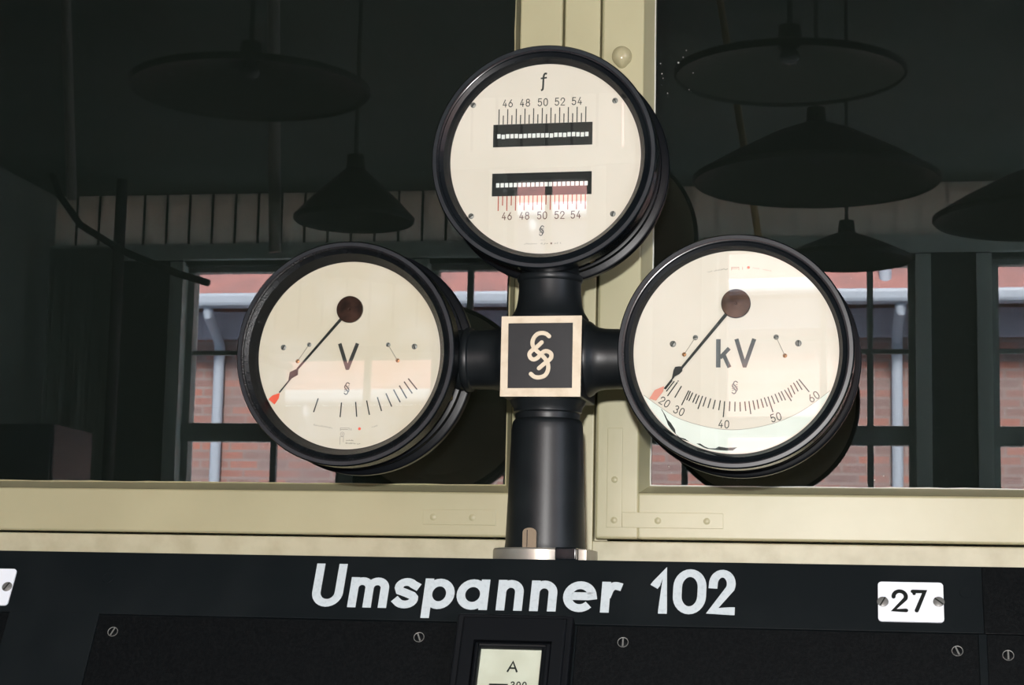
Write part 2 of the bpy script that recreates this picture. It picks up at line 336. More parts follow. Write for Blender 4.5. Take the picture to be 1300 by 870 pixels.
# ------------------------------------------------------------------ the wooden glazed partition carrying the two panes
FY = -.033                                   # sash front
zT = 3.0
XWL, XWR = -1.35, 1.45
gl, gr = -.0862, .0973                       # inner edges of the glass beside the mullion
zl, zr = 1.7316, 1.7330
def bead(bm, pts_out, pts_in):               # sloping strip from sash front to the glass
    for (a, b), (c, d) in zip(zip(pts_out, pts_out[1:]), zip(pts_in, pts_in[1:])):
        bm.faces.new([bm.verts.new(p) for p in (a, b, d, c)])
def sash(name, x0, x1, g0, g1, zb, zg, label_edge):
    root = empty(name, (0, 0, 0)); struct(root)
    f0, f1, fz = g0 - .011, g1 + .011, zg - .0105
    bm = bmesh.new()
    box(bm, x0, f0, FY, .02, zb, zT + .06, .0035, 3); box(bm, f1, x1, FY, .02, zb, zT + .06, .0035, 3)
    box(bm, f0 - .002, f1 + .002, FY + .0003, .02, zb, fz, .0035, 3); box(bm, f0 - .002, f1 + .002, FY + .0003, .02, zT + .01, zT + .06, .0035, 3)
    link('sash_frame', bm, 'cream', root, 35)
    bm = bmesh.new()
    O = [(f0, FY + .001, zT + .011), (f0, FY + .001, fz), (f1, FY + .001, fz), (f1, FY + .001, zT + .011), (f0, FY + .001, zT + .011)]
    I = [(g0, -.002, zT), (g0, -.002, zg), (g1, -.002, zg), (g1, -.002, zT), (g0, -.002, zT)]
    B = [(a[0], .012, a[2]) for a in O]
    bead(bm, O, I); bead(bm, I, [(p[0], .012, p[2]) for p in I])
    link('glazing_bead', bm, 'cream', root, 20)
    bm = bmesh.new(); r = .0012             # ragged white putty line where pane meets bead
    n = 60
    for (a, b) in zip(I, I[1:-1] if name == 'window_1' else I[1:]):
        a, b = Vector(a), Vector(b)
        pts = [a.lerp(b, k / n) + Vector((random.uniform(-r, r) * .4, -.0012, random.uniform(-r, r) * .4)) for k in range(n + 1)]
        tube(bm, pts, .0008, 5)
    link('putty_line', bm, 'putty' if name == 'window_2' else 'cream', root, 60)
    bm = bmesh.new(); box(bm, g0 - .006, g1 + .006, -.002, .002, zg - .006, zT + .006); link('glass_pane', bm, 'glass', root)
    return root
winL = sash('window_1', XWL, -.0196, XWL + .08, gl, 1.6650, zl, 'left')
winR = sash('window_2', .0322, XWR, gr, XWR - .08, 1.6650, zr, 'right')
for x, z, rr in ((.104, 2.2755, .0007), (.106, 2.262, .0009), (.1075, 2.256, .0006), (.1135, 2.236, .0007), (.127, 2.276, .0010), (.133, 2.283, .0006), (.137, 2.292, .0006), (.146, 2.262, .0006), (.141, 2.240, .0005), (.260, 2.020, .0007), (.372, 1.7425, .0010), (.383, 1.7475, .0007), (.120, 1.757, .0009)):
    bm = bmesh.new(); lathe(bm, [(0, -.0026), (rr * .7, -.0025), (rr, -.0020)], 'Y', (x, 0, z), 10); link('paint_speck', bm, 'putty', winR, 60)
# painted-over corner irons and screw heads
def iron(root, rects, screws):
    bm = bmesh.new()
    for x0, x1, z0, z1 in rects: box(bm, x0, x1, FY - .0007, FY + .004, z0, z1, .0006, 2)
    link('corner_iron', bm, 'cream', root, 40)
    for x, z in screws:
        bm = bmesh.new(); lathe(bm, [(0, -.0016), (.0025, -.0014), (.0042, -.0007), (.0045, .0012)], 'Y', (x, FY, z), 20); link('iron_screw', bm, 'cream', root, 50)
iron(winL, [(-.185, -.092, 1.6795, 1.6985)], [(-.172, 1.689), (-.122, 1.689)])
iron(winR, [(.0465, .0655, 1.679, 1.802), (.0657, .190, 1.679, 1.698)], [(.056, 1.688), (.056, 1.738), (.110, 1.688), (.170, 1.688), (.056, 1.905)])
bm = bmesh.new(); box(bm, -.0168, .0293, -.0295, .02, 1.60, zT + .06, .0025, 2); struct(link('trim_4', bm, 'cream', smooth=35))
bm = bmesh.new(); box(bm, XWL, XWR, -.027, .02, 1.45, 1.6628, .003, 2); struct(link('trim_5', bm, 'cream_sill', smooth=35))
bm = bmesh.new(); box(bm, -.03, .045, -.010, .018, 1.6, zT + .05); struct(link('trim_6', bm, 'cream'))
bm = bmesh.new()
box(bm, XL, XWL - .002, -.02, .1, 0, ZC); box(bm, XWR + .002, XR, -.02, .1, 0, ZC); box(bm, XWL - .002, XWR + .002, -.02, .1, zT + .062, ZC); box(bm, XWL - .002, XWR + .002, -.015, .1, 0, 1.449)
struct(link('wall_front', bm, 'plaster'))
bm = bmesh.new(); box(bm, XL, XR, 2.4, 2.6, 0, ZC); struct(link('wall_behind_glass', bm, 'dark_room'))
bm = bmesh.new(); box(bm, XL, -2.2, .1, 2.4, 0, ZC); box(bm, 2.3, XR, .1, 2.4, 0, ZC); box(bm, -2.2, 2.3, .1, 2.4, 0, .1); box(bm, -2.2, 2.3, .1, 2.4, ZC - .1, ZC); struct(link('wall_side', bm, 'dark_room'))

# ------------------------------------------------------------------ control panel
P0 = Vector((0, -.33, 1.6303)); DN = Vector((0, -.4685, -.8834)).normalized(); NN = Vector((0, -.8834, .4685)).normalized()
def pm(s0=0, t0=0, h0=0):                    # panel frame: x = s, y = -h (out of the panel is -y), z = -t
    o = P0 + Vector((s0, 0, 0)) + DN * t0 + NN * h0
    return Matrix(((1, 0, 0, o.x), (0, -NN.y, -DN.y, o.y), (0, -NN.z, -DN.z, o.z), (0, 0, 0, 1)))
panel = empty('control_panel', (0, 0, 0)); tag(panel, 'black sloping control panel with white engraved lettering under the meters', 'control panel')
PR = pm()
def plink(name, bm, m, parent, smooth=None, mtx=PR):
    o = link(name, bm, m, parent, smooth); o.data.transform(mtx); return o
bm = bmesh.new(); e = P0 - NN * .004; f = e + DN * .75
pr = [(e.y, 1.6303), (f.y, f.z), (f.y, .05), (-.03, .05), (-.03, 1.6303)]
A = [bm.verts.new((-1.3, y, z)) for y, z in pr]; B = [bm.verts.new((1.4, y, z)) for y, z in pr]
bm.faces.new(A); bm.faces.new(B)
for k in range(5): bm.faces.new((A[k], A[(k + 1) % 5], B[(k + 1) % 5], B[k]))
link('panel_body', bm, 'panel', panel)
bm = bmesh.new(); box(bm, -1.3, .4775, 0, .0045, -.0775, 0, .0008, 2); box(bm, -.5785, -.4731, 0, .0045, -.74, -.0772, .0008, 2)
plink('header_board', bm, 'panel', panel, 35)
bm = bmesh.new(); box(bm, .4780, 1.4, .0006, .0045, -.0775, 0, .0008, 2); plink('header_board', bm, 'plate', panel, 35)
for a, b in ((-1.3, -.5790), (-.4726, -.0690), (.0595, .4712), (.4800, 1.4)):
    bm = bmesh.new(); box(bm, a, b, .0018, .0045, -.74, -.0782, .0006, 2); plink('cover_plate', bm, 'plate', panel, 35)
bm = bmesh.new(); box(bm, .4716, .4796, .0004, .0045, -.74, -.0782, .0007, 2); plink('divider_strip', bm, 'panel', panel, 35)
bm = bmesh.new(); box(bm, .0575, .0592, .0009, .0045, -.74, -.0782, .0004, 1); plink('divider_strip', bm, 'panel', panel, 35)
def slot_screw(s, t, r, h, ang, m, parent, name='panel_screw', rim='dull'):
    bm = bmesh.new(); lathe(bm, [(0, -.0009), (r * .8, -.0008), (r, -.0002), (r, .002)], 'Y', (0, 0, 0), 24)
    bm.verts.ensure_lookup_table()
    o = link(name, bm, m, parent, 40)
    mt = pm(s, t, h) @ Matrix.Rotation(ang, 4, 'Y')
    o.data.transform(mt)
    b2 = bmesh.new(); box(b2, -r * .16, r * .16, -.00105, -.0005, -r * .9, r * .9); o2 = link('screw_slot', b2, rim, o); o2.data.transform(mt)
    b3 = bmesh.new(); lathe(b3, [(r * .98, -.0004), (r * 1.12, -.0006), (r * 1.15, .001), (r * .98, .001)], 'Y', (0, 0, 0), 24, True); o3 = link('screw_rim', b3, 'dull', o, 40); o3.data.transform(mt)
    return o
for s, t, a in ((-.4529, .0985, .35), (-.1097, .0963, -.4), (.1088, .0966, 0), (.4502, .0974, -.4), (.5002, .1009, 0)): slot_screw(s, t, .0052, -.0018, a, 'plate', panel)
for s, t in ((-.4732, .0328), (.4607, .0312)):
    bm = bmesh.new(); lathe(bm, [(0, -.0002), (.0052, -.0003), (.0060, -.0004), (.0066, .0002)], 'Y', (0, 0, 0), 24); o = link('filled_plug', bm, 'panel', panel, 40); o.data.transform(pm(s, t, 0))
# white lettering, one word per mesh; x = s, z = -t
def paint(name, letters, z0, xh, capz, wd, m, parent, y, mtx, lowers):
    bm = bmesh.new()
    for ch, a, b in letters: glyph(bm, ch, a, b, z0, xh if ch in lowers else capz, wd, y, False)
    return plink(name, bm, m, parent, 'flat', mtx)
paint('white_inscription', [('U', -.2352, -.2005), ('m', -.1935, -.1500), ('s', -.1455, -.1158), ('p', -.1108, -.0768), ('a', -.0745, -.0394), ('n', -.0300, -.0016), ('n', .0062, .0348), ('e', .0414, .0774), ('r', .0822, .1075)], -.0632, -.0262, -.0100, .0094, 'paint_white', panel, -.0003, PR, 'mspaner')['label'] = 'white painted word on the black header'
paint('white_inscription', [('1', .1356, .1545), ('0', .1583, .1934), ('2', .1958, .2240)], -.0630, 0, -.0092, .0093, 'paint_white', panel, -.0003, PR, '')['label'] = 'white painted number on the black header'

# number plates
def number_plate(name, s0, s1, t0, t1, label, digits, screws):
    cs, ct = (s0 + s1) / 2, (t0 + t1) / 2
    r = empty(name, (0, 0, 0)); r.matrix_world = pm(cs, ct, 0); tag(r, label, 'number plate', 'white number plates on the black panel')
    W, H = s1 - s0, t1 - t0
    bm = bmesh.new(); rr = .004; pts = []
    for sx, sz, a0 in ((1, 1, 0), (-1, 1, 90), (-1, -1, 180), (1, -1, 270)):
        pts += arc(sx * (W / 2 - rr), sz * (H / 2 - rr), rr, rr, a0, a0 + 90, 6)
    poly(bm, pts, -.0016, 0); link('sign_plate', bm, 'sign_white', r)
    bm = bmesh.new()
    for ch, a, b in digits: glyph(bm, ch, a - cs, b - cs, ct - .0562, ct - .0296, .0043, -.0019)
    if digits:
        ribbon(bm, [(.4083 - cs, ct - .0318), (.4083 - cs, ct - .0345)], .0034, -.0019)
        link('black_digits', bm, 'ink_black', r, 'flat')['label'] = 'black painted digits'
    for s, t, a in screws:
        bm = bmesh.new(); lathe(bm, [(0, -.0032), (.004, -.003), (.0058, -.0020), (.006, -.0012)], 'Y', (s - cs, 0, ct - t), 24); o = link('plate_screw', bm, 'dull', r, 40)
        b2 = bmesh.new(); box(b2, -.0007, .0007, -.00335, -.0028, -.0054, .0054); o2 = link('screw_slot', b2, 'screw', o); o2.data.transform(Matrix.Translation((s - cs, 0, ct - t)) @ Matrix.Rotation(a, 4, 'Y'))
    return r
number_plate('number_plate', .3715, .4380, .0207, .0668, 'white plate with a black two-digit number beside the lettering, fixed by two screws', [('2', .3852, .4020), ('7', .4048, .4212)], [(.3764, .0443, .5), (.4331, .0431, -.9)])
number_plate('number_plate', -.648, -.5825, .0244, .0705, 'white plate without visible digits, cut off by the left edge of the picture', [], [(-.5886, .0472, .5), (-.642, .0472, -.3)])

# ammeter on the panel
am = empty('panel_ammeter', (0, 0, 0)); tag(am, 'square black ammeter with pale card sunk in the sloping panel under the lettering', 'meter')
def frame_ring(bm, o, i, y0, y1, yi=None):   # rectangular ring: outer o, inner i as (s0,s1,t0,t1); front at y1, inner edge slopes to yi
    yi = y1 if yi is None else yi
    co = lambda q, y: [bm.verts.new((x, y, -t)) for x, t in ((q[0], q[2]), (q[1], q[2]), (q[1], q[3]), (q[0], q[3]))]
    A, B, C, D = co(o, y0), co(o, y1), co(i, yi), co(i, y0)
    for P, Q in ((A, B), (B, C), (C, D), (D, A)):
        for k in range(4): bm.faces.new((P[k], P[(k + 1) % 4], Q[(k + 1) % 4], Q[k]))
    es = [e for e in bm.edges if e.verts[0] in B and e.verts[1] in B or e.verts[0] in A + B and e.verts[1] in A + B and (e.verts[0] in A) != (e.verts[1] in A)]
    bmesh.ops.bevel(bm, geom=es, offset=.0028, segments=4, profile=.5, affect='EDGES')
bm = bmesh.new(); frame_ring(bm, (-.0668, .0572, .0758, .2335), (-.0600, .0505, .0800, .2270), .0, -.0172, -.0160); plink('casing', bm, 'bakelite', am, 40)
bm = bmesh.new(); frame_ring(bm, (-.0602, .0507, .0798, .2272), (-.0456, .0372, .1078, .2010), .0, -.0188); plink('front_frame', bm, 'bakelite', am, 40)
bm = bmesh.new(); frame_ring(bm, (-.0450, .0366, .1084, .2004), (-.0407, .0322, .1112, .1976), .0, -.0170); plink('inner_frame', bm, 'bakelite', am, 40)
bm = bmesh.new(); frame_ring(bm, (-.0407, .0322, .1108, .1976), (-.0382, .0262, .1142, .1940), .0, -.0168, -.0120); plink('inner_frame', bm, 'bakelite', am, 40)
bm = bmesh.new(); box(bm, -.0395, .0300, -.0100, -.0080, -.196, -.112); card = plink('meter_card', bm, 'paper', am)
bm = bmesh.new(); glyph(bm, 'A', -.0086, .0029, -.1402, -.1272, .0020, -.0103, False)
number(bm, '300', .0053, -.1592, .0086, .0013, -.0103); ribbon(bm, [(-.0255, -.1552), (-.0058, -.1552)], .0030, -.0103, False)
for k in range(1, 5): ribbon(bm, [(-.0200, -.1552 - .006 * k), (-.0100, -.1552 - .006 * k)], .0010, -.0103, False)
plink('scale_print', bm, 'ink_black', card, 'flat')
bm = bmesh.new(); box(bm, -.0385, .0290, -.0122, -.0114, -.1945, -.1135); plink('cover_glass', bm, 'cover', am)

# ------------------------------------------------------------------ instrument stand (cast iron post with three arms)
PHI = .036
SO = Vector((0.0002, -.2927, 0)); R0 = Matrix.Rotation(-PHI, 4, 'Z')
def sw(a, dep, z): return SO + R0.to_3x3() @ Vector((a, dep, z))
AX = .060; ZB = 1.6303; ZA = 1.8615
st = empty('instrument_stand', sw(0, AX, ZB), -PHI); tag(st, 'black cast iron instrument stand with a brass framed square boss and three arms', 'stand')
def sl(name, bm, m, parent=st, sm=35): return link(name, bm, m, parent, sm)
zz = lambda z: z - ZB
bm = bmesh.new(); lathe(bm, [(0, 0), (.0555, 0), (.0562, .001), (.0562, .0125), (.0545, .0142), (.040, .0142), (0, .0142)], 'Z', (-.003, 0, 0), 72)
base = sl('base_flange', bm, 'steel')
bm = bmesh.new(); box(bm, .022, .0460, -.0535, -.020, .0005, .0150, .002, 2); box(bm, .0455, .0545, -.044, .03, .0003, .0135, .0015, 2)
bm2 = bmesh.new(); box(bm2, .021, .0452, -.0530, -.018, .0004, .0150, .002, 2); bm.free()
sl('painted_lug', bm2, 'black', base)['label'] = 'black painted lug'
bm = bmesh.new(); box(bm, .0452, .0555, -.0440, .03, .0003, .0138, .0015, 2); sl('side_lug', bm, 'steel', base)
bm = bmesh.new()
prf = arc(0, .0165, .0078, .0052, 0, 180, 14); pts = [(.0078, .0)] + prf + [(-.0078, 0)]
poly(bm, [(x - .0072, z + .0142) for x, z in pts], -.0560, -.0490); tabo = sl('locking_tab', bm, 'tab')
bm = bmesh.new(); box(bm, -.0102, -.0092, -.0563, -.0555, .0145, .0335); sl('tab_slit', bm, 'black', tabo)
bm = bmesh.new()
lathe(bm, [(0, .0142), (.0462, .0142), (.0462, .0155), (.0455, .020), (.0410, zz(1.778)), (.0405, zz(1.785)), (.0395, zz(1.789)), (.0375, zz(1.7915)), (.0345, zz(1.7925)), (0, zz(1.7925))], 'Z', seg=96)
sl('post', bm, 'iron', sm=45)
bm = bmesh.new()
lathe(bm, [(0, zz(1.791)), (.0365, zz(1.791)), (.0372, zz(1.796)), (.0368, zz(1.7985)), (.0388, zz(1.800)), (.0395, zz(1.805)), (.0425, zz(1.8095)), (.0440, zz(1.8140)), (0, zz(1.8140))], 'Z', seg=96)
sl('post_collar', bm, 'iron', sm=45)
bm = bmesh.new(); box(bm, -.0450, .0468, -.048, .046, zz(1.8130), zz(1.9045), .0025, 3)
boss = sl('junction_boss', bm, 'iron')
def arm_prof(L): return [(0, .040), (.0430, .044), (.0435, .047), (.0418, .050), (.0385, .0535), (.0362, .058), (.0350, .064), (.0345, .072), (.0342, .0885), (.0350, .0893), (.0368, .0900), (.0375, .0925), (.0372, .0960), (.0355, .0980), (.0345, .099), (.0352, .1015), (.0350, min(.106, L)), (.0335, L), (0, L)]
bm = bmesh.new(); lathe(bm, [(r, -h) for r, h in arm_prof(.1095)], 'X', (0, 0, zz(ZA)), 80); sl('side_arm', bm, 'iron', sm=45)
bm = bmesh.new(); lathe(bm, [(r, h + .001) for r, h in arm_prof(.1000)], 'X', (0, 0, zz(ZA)), 80); sl('side_arm', bm, 'iron', sm=45)
bm = bmesh.new()
lathe(bm, [(0, zz(1.902)), (.0455, zz(1.9035)), (.0455, zz(1.9075)), (.0435, zz(1.911)), (.0405, zz(1.9155)), (.0382, zz(1.922)), (.0368, zz(1.930)), (.0360, zz(1.940)), (.0358, zz(1.9500)), (.0372, zz(1.9512)), (.0382, zz(1.954)), (.0375, zz(1.9575)), (.0345, zz(1.9590)), (.0335, zz(1.962)), (.0335, zz(1.9695)), (0, zz(1.9695))], 'Z', seg=96)
sl('top_arm', bm, 'iron', sm=45)
# square face plate: brass rim, black field, brass emblem
D0 = .010 - AX                               # plate front in stand space
bm = bmesh.new()
def quad_ring(bm, o, i, y0, y1):
    mk = lambda q, y: [bm.verts.new((x, y, zz(z))) for x, z in q]
    A, B, C, D = mk(o, y0), mk(o, y1), mk(i, y1), mk(i, y0)
    for P, Q in ((A, B), (B, C), (C, D), (D, A)):
        for k in range(4): bm.faces.new((P[k], P[(k + 1) % 4], Q[(k + 1) % 4], Q[k]))
quad_ring(bm, [(-.0454, 1.9044), (.0466, 1.9044), (.0464, 1.8128), (-.0454, 1.8132)], [(-.0375, 1.8964), (.0366, 1.8964), (.0368, 1.8226), (-.0370, 1.8226)], D0 + .0022, D0)
sl('brass_rim', bm, 'brass_plate', boss)['label'] = 'pale brass square rim'
bm = bmesh.new(); box(bm, -.0372, .0366, D0 + .0012, D0 + .0022, zz(1.8228), zz(1.8962)); sl('black_field', bm, 'iron', boss)
e1 = [(0.0096, 1.8813), (0.0062, 1.884), (0.0014, 1.8851), (-0.004, 1.8838), (-0.0079, 1.8795), (-0.0094, 1.8745), (-0.0084, 1.8698), (-0.0054, 1.8657), (-0.0001, 1.8613), (0.0047, 1.8567), (0.0081, 1.8517), (0.0093, 1.8463), (0.0083, 1.841), (0.0051, 1.8366), (-0.001, 1.8347), (-0.0064, 1.8355), (-0.0105, 1.8387)]
e2 = [(0.0012, 1.8744), (-0.0043, 1.8693), (-0.0103, 1.8648), (-0.0126, 1.8611), (-0.0111, 1.8568), (-0.0074, 1.8551), (-0.0034, 1.8568), (0.0005, 1.861), (0.0039, 1.8639), (0.0079, 1.8643), (0.012, 1.8616), (0.0125, 1.8576), (0.0101, 1.8543), (0.0055, 1.851), (-0.0014, 1.845)]
def smooth_path(p, n=5):
    P = [Vector(q) for q in p]; out = []
    for i in range(len(P) - 1):
        a, b, c, d = P[max(i - 1, 0)], P[i], P[i + 1], P[min(i + 2, len(P) - 1)]
        for k in range(n):
            t = k / n; out.append(.5 * ((2 * b) + (c - a) * t + (2 * a - 5 * b + 4 * c - d) * t * t + (3 * b - a - 3 * c + d) * t ** 3))
    return [tuple(q) for q in out] + [tuple(P[-1])]
bm = bmesh.new()
for e in (e1, e2):
    q = smooth_path(e); ribbon(bm, [(x, zz(z)) for x, z in q], .0047, D0 + .0002)
r = bmesh.ops.extrude_face_region(bm, geom=bm.faces[:])
bmesh.ops.translate(bm, vec=(0, .0011, 0), verts=[v for v in r['geom'] if isinstance(v, bmesh.types.BMVert)])
sl('brass_emblem', bm, 'brass_plate', boss, None)['label'] = 'pale brass entwined emblem'

# ------------------------------------------------------------------ round meters
# everything in meter space: x across, y depth behind the front, z up
def small_emblem(bm, cx, cz, h, y):
    k = h / 2
    S1 = [(.55, .80), (.20, 1.0), (-.15, .85), (-.22, .55), (.05, .25), (.40, -.05), (.50, -.35), (.28, -.62)]
    for sx, sz in ((1, 1), (-1, -1)):
        q = smooth_path([(sx * x * k * .78, sz * z * k) for x, z in S1], 4)
        ribbon(bm, [(cx + a, cz + b) for a, b in q], h * .085, y)
    for o in (-.32, .0, .32): ribbon(bm, [(cx - k * .42, cz + (o - .18) * k), (cx + k * .42, cz + (o + .18) * k)], h * .05, y)
def meter(name, c, label, ap, dep, bezel_m, arm_dirs, dial_m, tilt, lipw, gyaw=0, cover='cover'):
    r = empty(name, sw(c[0], 0, c[1]), -PHI); tag(r, label, 'meter', 'round meters on the instrument stand')
    # housing: drum, raised rib, rear flange, closed back
    bm = bmesh.new()
    lathe(bm, [(.112, .024), (.1226, .026), (.1226, .0570), (.1240, .0576), (.1272, .0584), (.1280, .0600), (.1278, .0640), (.1258, .0660), (.1258, .0752), (.1315, .0762), (.1336, .0768), (.1342, .0774), (.1344, .0784), (.1344, .0790), (.1344, .0860), (.1344, .0868), (.1330, .0895), (.1290, .0905), (.1285, .0905)], 'Y', seg=128)
    h = link('housing', bm, 'housing', r, 40)
    bm = bmesh.new(); lathe(bm, [(.1285, .0900), (.1285, .0907), (.110, .0915), (.105, .100), (0, .102)], 'Y', seg=96); link('back_plate', bm, 'zinc', h, 40)
    for ang in arm_dirs:
        a = math.radians(ang); n = Vector((math.cos(a), 0, math.sin(a))); p = n * .1226 + Vector((0, .046, 0))
        b = bmesh.new(); lathe(b, [(0, .0042), (.0022, .0039), (.0040, .0026), (.0046, .0008), (.0046, -.001)], 'Z', seg=24)
        o = link('housing_screw', b, 'brass', h, 50); o.data.transform(Matrix.Translation(p) @ n.to_track_quat('Z', 'Y').to_matrix().to_4x4())
    bm = bmesh.new()
    i0 = ap + lipw
    lathe(bm, [(.112, .030), (.1275, .030), (.1288, .0288), (.1300, .0265), (.1300, .0255), (.1300, .0036), (.1300, .0028), (.1296, .0014), (.1288, .0005), (.1276, .0), (.1235, .0), (.1218, .0006), (.1212, .0022), (i0, .0034 if dep < .015 else .0045), (ap + .0008, dep - .0016), (ap, dep - .0008), (ap, dep + .0025), (.112, dep + .006)], 'Y', seg=160, close=True)
    bz = link('bezel', bm, bezel_m, r, 28)
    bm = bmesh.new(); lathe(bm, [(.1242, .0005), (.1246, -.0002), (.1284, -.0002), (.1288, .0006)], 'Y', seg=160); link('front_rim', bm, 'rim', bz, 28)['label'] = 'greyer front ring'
    bm = bmesh.new(); lathe(bm, [(0, dep), (ap + .0003, dep), (ap + .0003, dep + .002), (0, dep + .002)], 'Y', seg=128); dial = link('dial', bm, dial_m, r, 30)
    bm = bmesh.new(); R = ap - .0004; gy = dep - .0042
    lathe(bm, [(0, -.0005), (R, -.0005), (R, .0005), (0, .0005)], 'Y', seg=128)
    g = link('cover_glass', bm, cover, r, 30); g.data.transform(Matrix.Translation((0, gy, 0)) @ Matrix.Rotation(math.radians(tilt), 4, 'X') @ Matrix.Rotation(math.radians(gyaw), 4, 'Z'))
    return r, dial
def dscrew(dial, x, z, rr, y, m='dull', ang=.8, name='dial_screw'):
    bm = bmesh.new(); lathe(bm, [(0, -.0011), (rr * .6, -.0010), (rr, -.0004), (rr, .0005)], 'Y', (x, y, z), 20); o = link(name, bm, m, dial, 50)
    if rr > .0022:
        b2 = bmesh.new(); box(b2, -rr * .14, rr * .14, -.0013, -.0008, -rr * .85, rr * .85); o2 = link('screw_slot', b2, 'ink_black', o); o2.data.transform(Matrix.Translation((x, y, z)) @ Matrix.Rotation(ang, 4, 'Y'))
def dpaint(name, bm, m, dial): return link(name, bm, m, dial, 'flat')

# frequency meter
TD = .0135
mt, dial = meter('round_meter', (0, 2.0871), 'topmost round meter, a frequency meter with two black reed slots on a cream dial', .1108, TD, 'black', (-66, -114), 'dial', 1.40, .0058, .25)
y = TD - .0002
bm = bmesh.new(); ribbon(bm, smooth_path([(.0008, .0992), (-.0012, .0997), (-.0026, .0980), (-.0032, .0944), (-.0036, .0830), (-.0044, .0806), (-.0060, .0801)], 4), .0022, y, False); ribbon(bm, [(-.0064, .0940), (.0008, .0948)], .0019, y, False)
dpaint('unit_letter', bm, 'ink', dial)
bm = bmesh.new()
for k in range(11):
    x = -.0545 + k * .01013; ribbon(bm, [(x, .0412), (x, .0592)], .00125, y, False)
    if k < 10: ribbon(bm, [(x + .00507, .0412), (x + .00507, .0518)], .00125, y, False)
dpaint('scale_marks', bm, 'ink', dial)
for k, s in enumerate(('46', '48', '50', '52', '54')):
    bm = bmesh.new(); number(bm, s, (-.0446, -.0243, -.0035, .0164, .0362)[k], .0612, .0094, .00105, y); dpaint('scale_numeral', bm, 'ink', dial)
bm = bmesh.new()
for k in range(11):
    x = -.0531 + k * .01010; ribbon(bm, [(x, -.0428), (x, -.0602)], .00120, y, False)
    if k < 10: ribbon(bm, [(x + .00505, -.0428), (x + .00505, -.0540)], .00120, y, False)
dpaint('scale_marks', bm, 'red_ink', dial)['label'] = 'red scale marks'
for k, s in enumerate(('46', '48', '50', '52', '54')):
    bm = bmesh.new(); number(bm, s, (-.0428, -.0224, -.0018, .0183, .0371)[k], -.0710, .0092, .00105, y); dpaint('scale_numeral', bm, 'brown_ink', dial)['label'] = 'brown scale numeral'
bm = bmesh.new(); small_emblem(bm, -.0020, -.0841, .0112, y); dpaint('maker_emblem', bm, 'ink', dial)
bm = bmesh.new(); scribble(bm, -.0222, -.1000, -.0070, -.1000, .0022, y, 8); scribble(bm, -.0035, -.1003, .0065, -.1003, .0028, y, 3); scribble(bm, .0125, -.1000, .0206, -.1000, .0022, y, 5); scribble(bm, -.0035, -.0955, .0020, -.0955, .0012, y, 3)
dpaint('small_print', bm, 'ink_faint', dial)
bm = bmesh.new(); poly(bm, [(.0095 + .0016 * math.cos(PI / 2 + k * PI / 5) * (1 if k % 2 == 0 else .45), -.0990 + .0016 * math.sin(PI / 2 + k * PI / 5) * (1 if k % 2 == 0 else .45)) for k in range(10)], y); dpaint('red_star', bm, 'brown_ink', dial)
for z0, z1, zs, jit in ((.0145, .0410, .0268, 1), (-.0430, -.0165, -.0304, 0)):
    bm = bmesh.new(); box(bm, -.0608, .0548, TD - .0006, TD + .001, z0, z1); sl_ = link('reed_slot', bm, 'ink_black', mt)
    for k in range(21):
        x = -.0540 + k * .00512; dz = random.uniform(-.0005, .0005) * jit
        bm = bmesh.new(); box(bm, x - .00195, x + .00195, TD - .0009, TD - .0005, zs + dz - .0025, zs + dz + .0025); link('reed_tip', bm, 'reed', sl_)
for x, z, a in ((-.0854, .0653, .6), (.0803, .0648, -.5), (-.0847, -.0656, 1), (.0796, -.0664, .2)): dscrew(dial, x, z, .0033, TD, 'dull', a)

# shared by the two pointer meters
def pointer(mt, hub, path, wds, diamond, thin, tip, y, disc_r, disc_y, red='red'):
    bm = bmesh.new()
    (a, b) = path; d = Vector((b[0] - a[0], b[1] - a[1])).normalized(); n = Vector((-d.y, d.x))
    poly(bm, [(a[0] - n.x * wds[0], a[1] - n.y * wds[0]), (a[0] + n.x * wds[0], a[1] + n.y * wds[0]), (b[0] + n.x * wds[1], b[1] + n.y * wds[1]), (b[0] - n.x * wds[1], b[1] - n.y * wds[1])], y, y + .0006)
    poly(bm, diamond, y - .0002, y + .0006)
    (a, b) = thin; d = Vector((b[0] - a[0], b[1] - a[1])).normalized(); n = Vector((-d.y, d.x)) * .00075
    poly(bm, [(a[0] - n.x, a[1] - n.y), (a[0] + n.x, a[1] + n.y), (b[0] + n.x, b[1] + n.y), (b[0] - n.x, b[1] - n.y)], y, y + .0006)
    p = link('pointer', bm, 'ink_black', mt)
    bm = bmesh.new(); poly(bm, tip, y + .0006, y + .0012); link('pointer_stop', bm, red, mt)['label'] = 'red wedge at the start of the scale'
    bm = bmesh.new(); lathe(bm, [(0, -.0012), (.0012, -.0012), (.0016, -.0006), (disc_r * .96, -.0004), (disc_r, .0002), (disc_r, .0040), (0, .0040)], 'Y', (hub[0], disc_y, hub[1]), 64)
    link('hub_disc', bm, 'bronze', mt, 40)
def wire(dial, a, b, y):
    bm = bmesh.new(); tube(bm, [(a[0], y - .0008, a[1]), (b[0], y - .0008, b[1])], .00035, 6); link('stop_wire', bm, 'ink_faint', dial, 60)

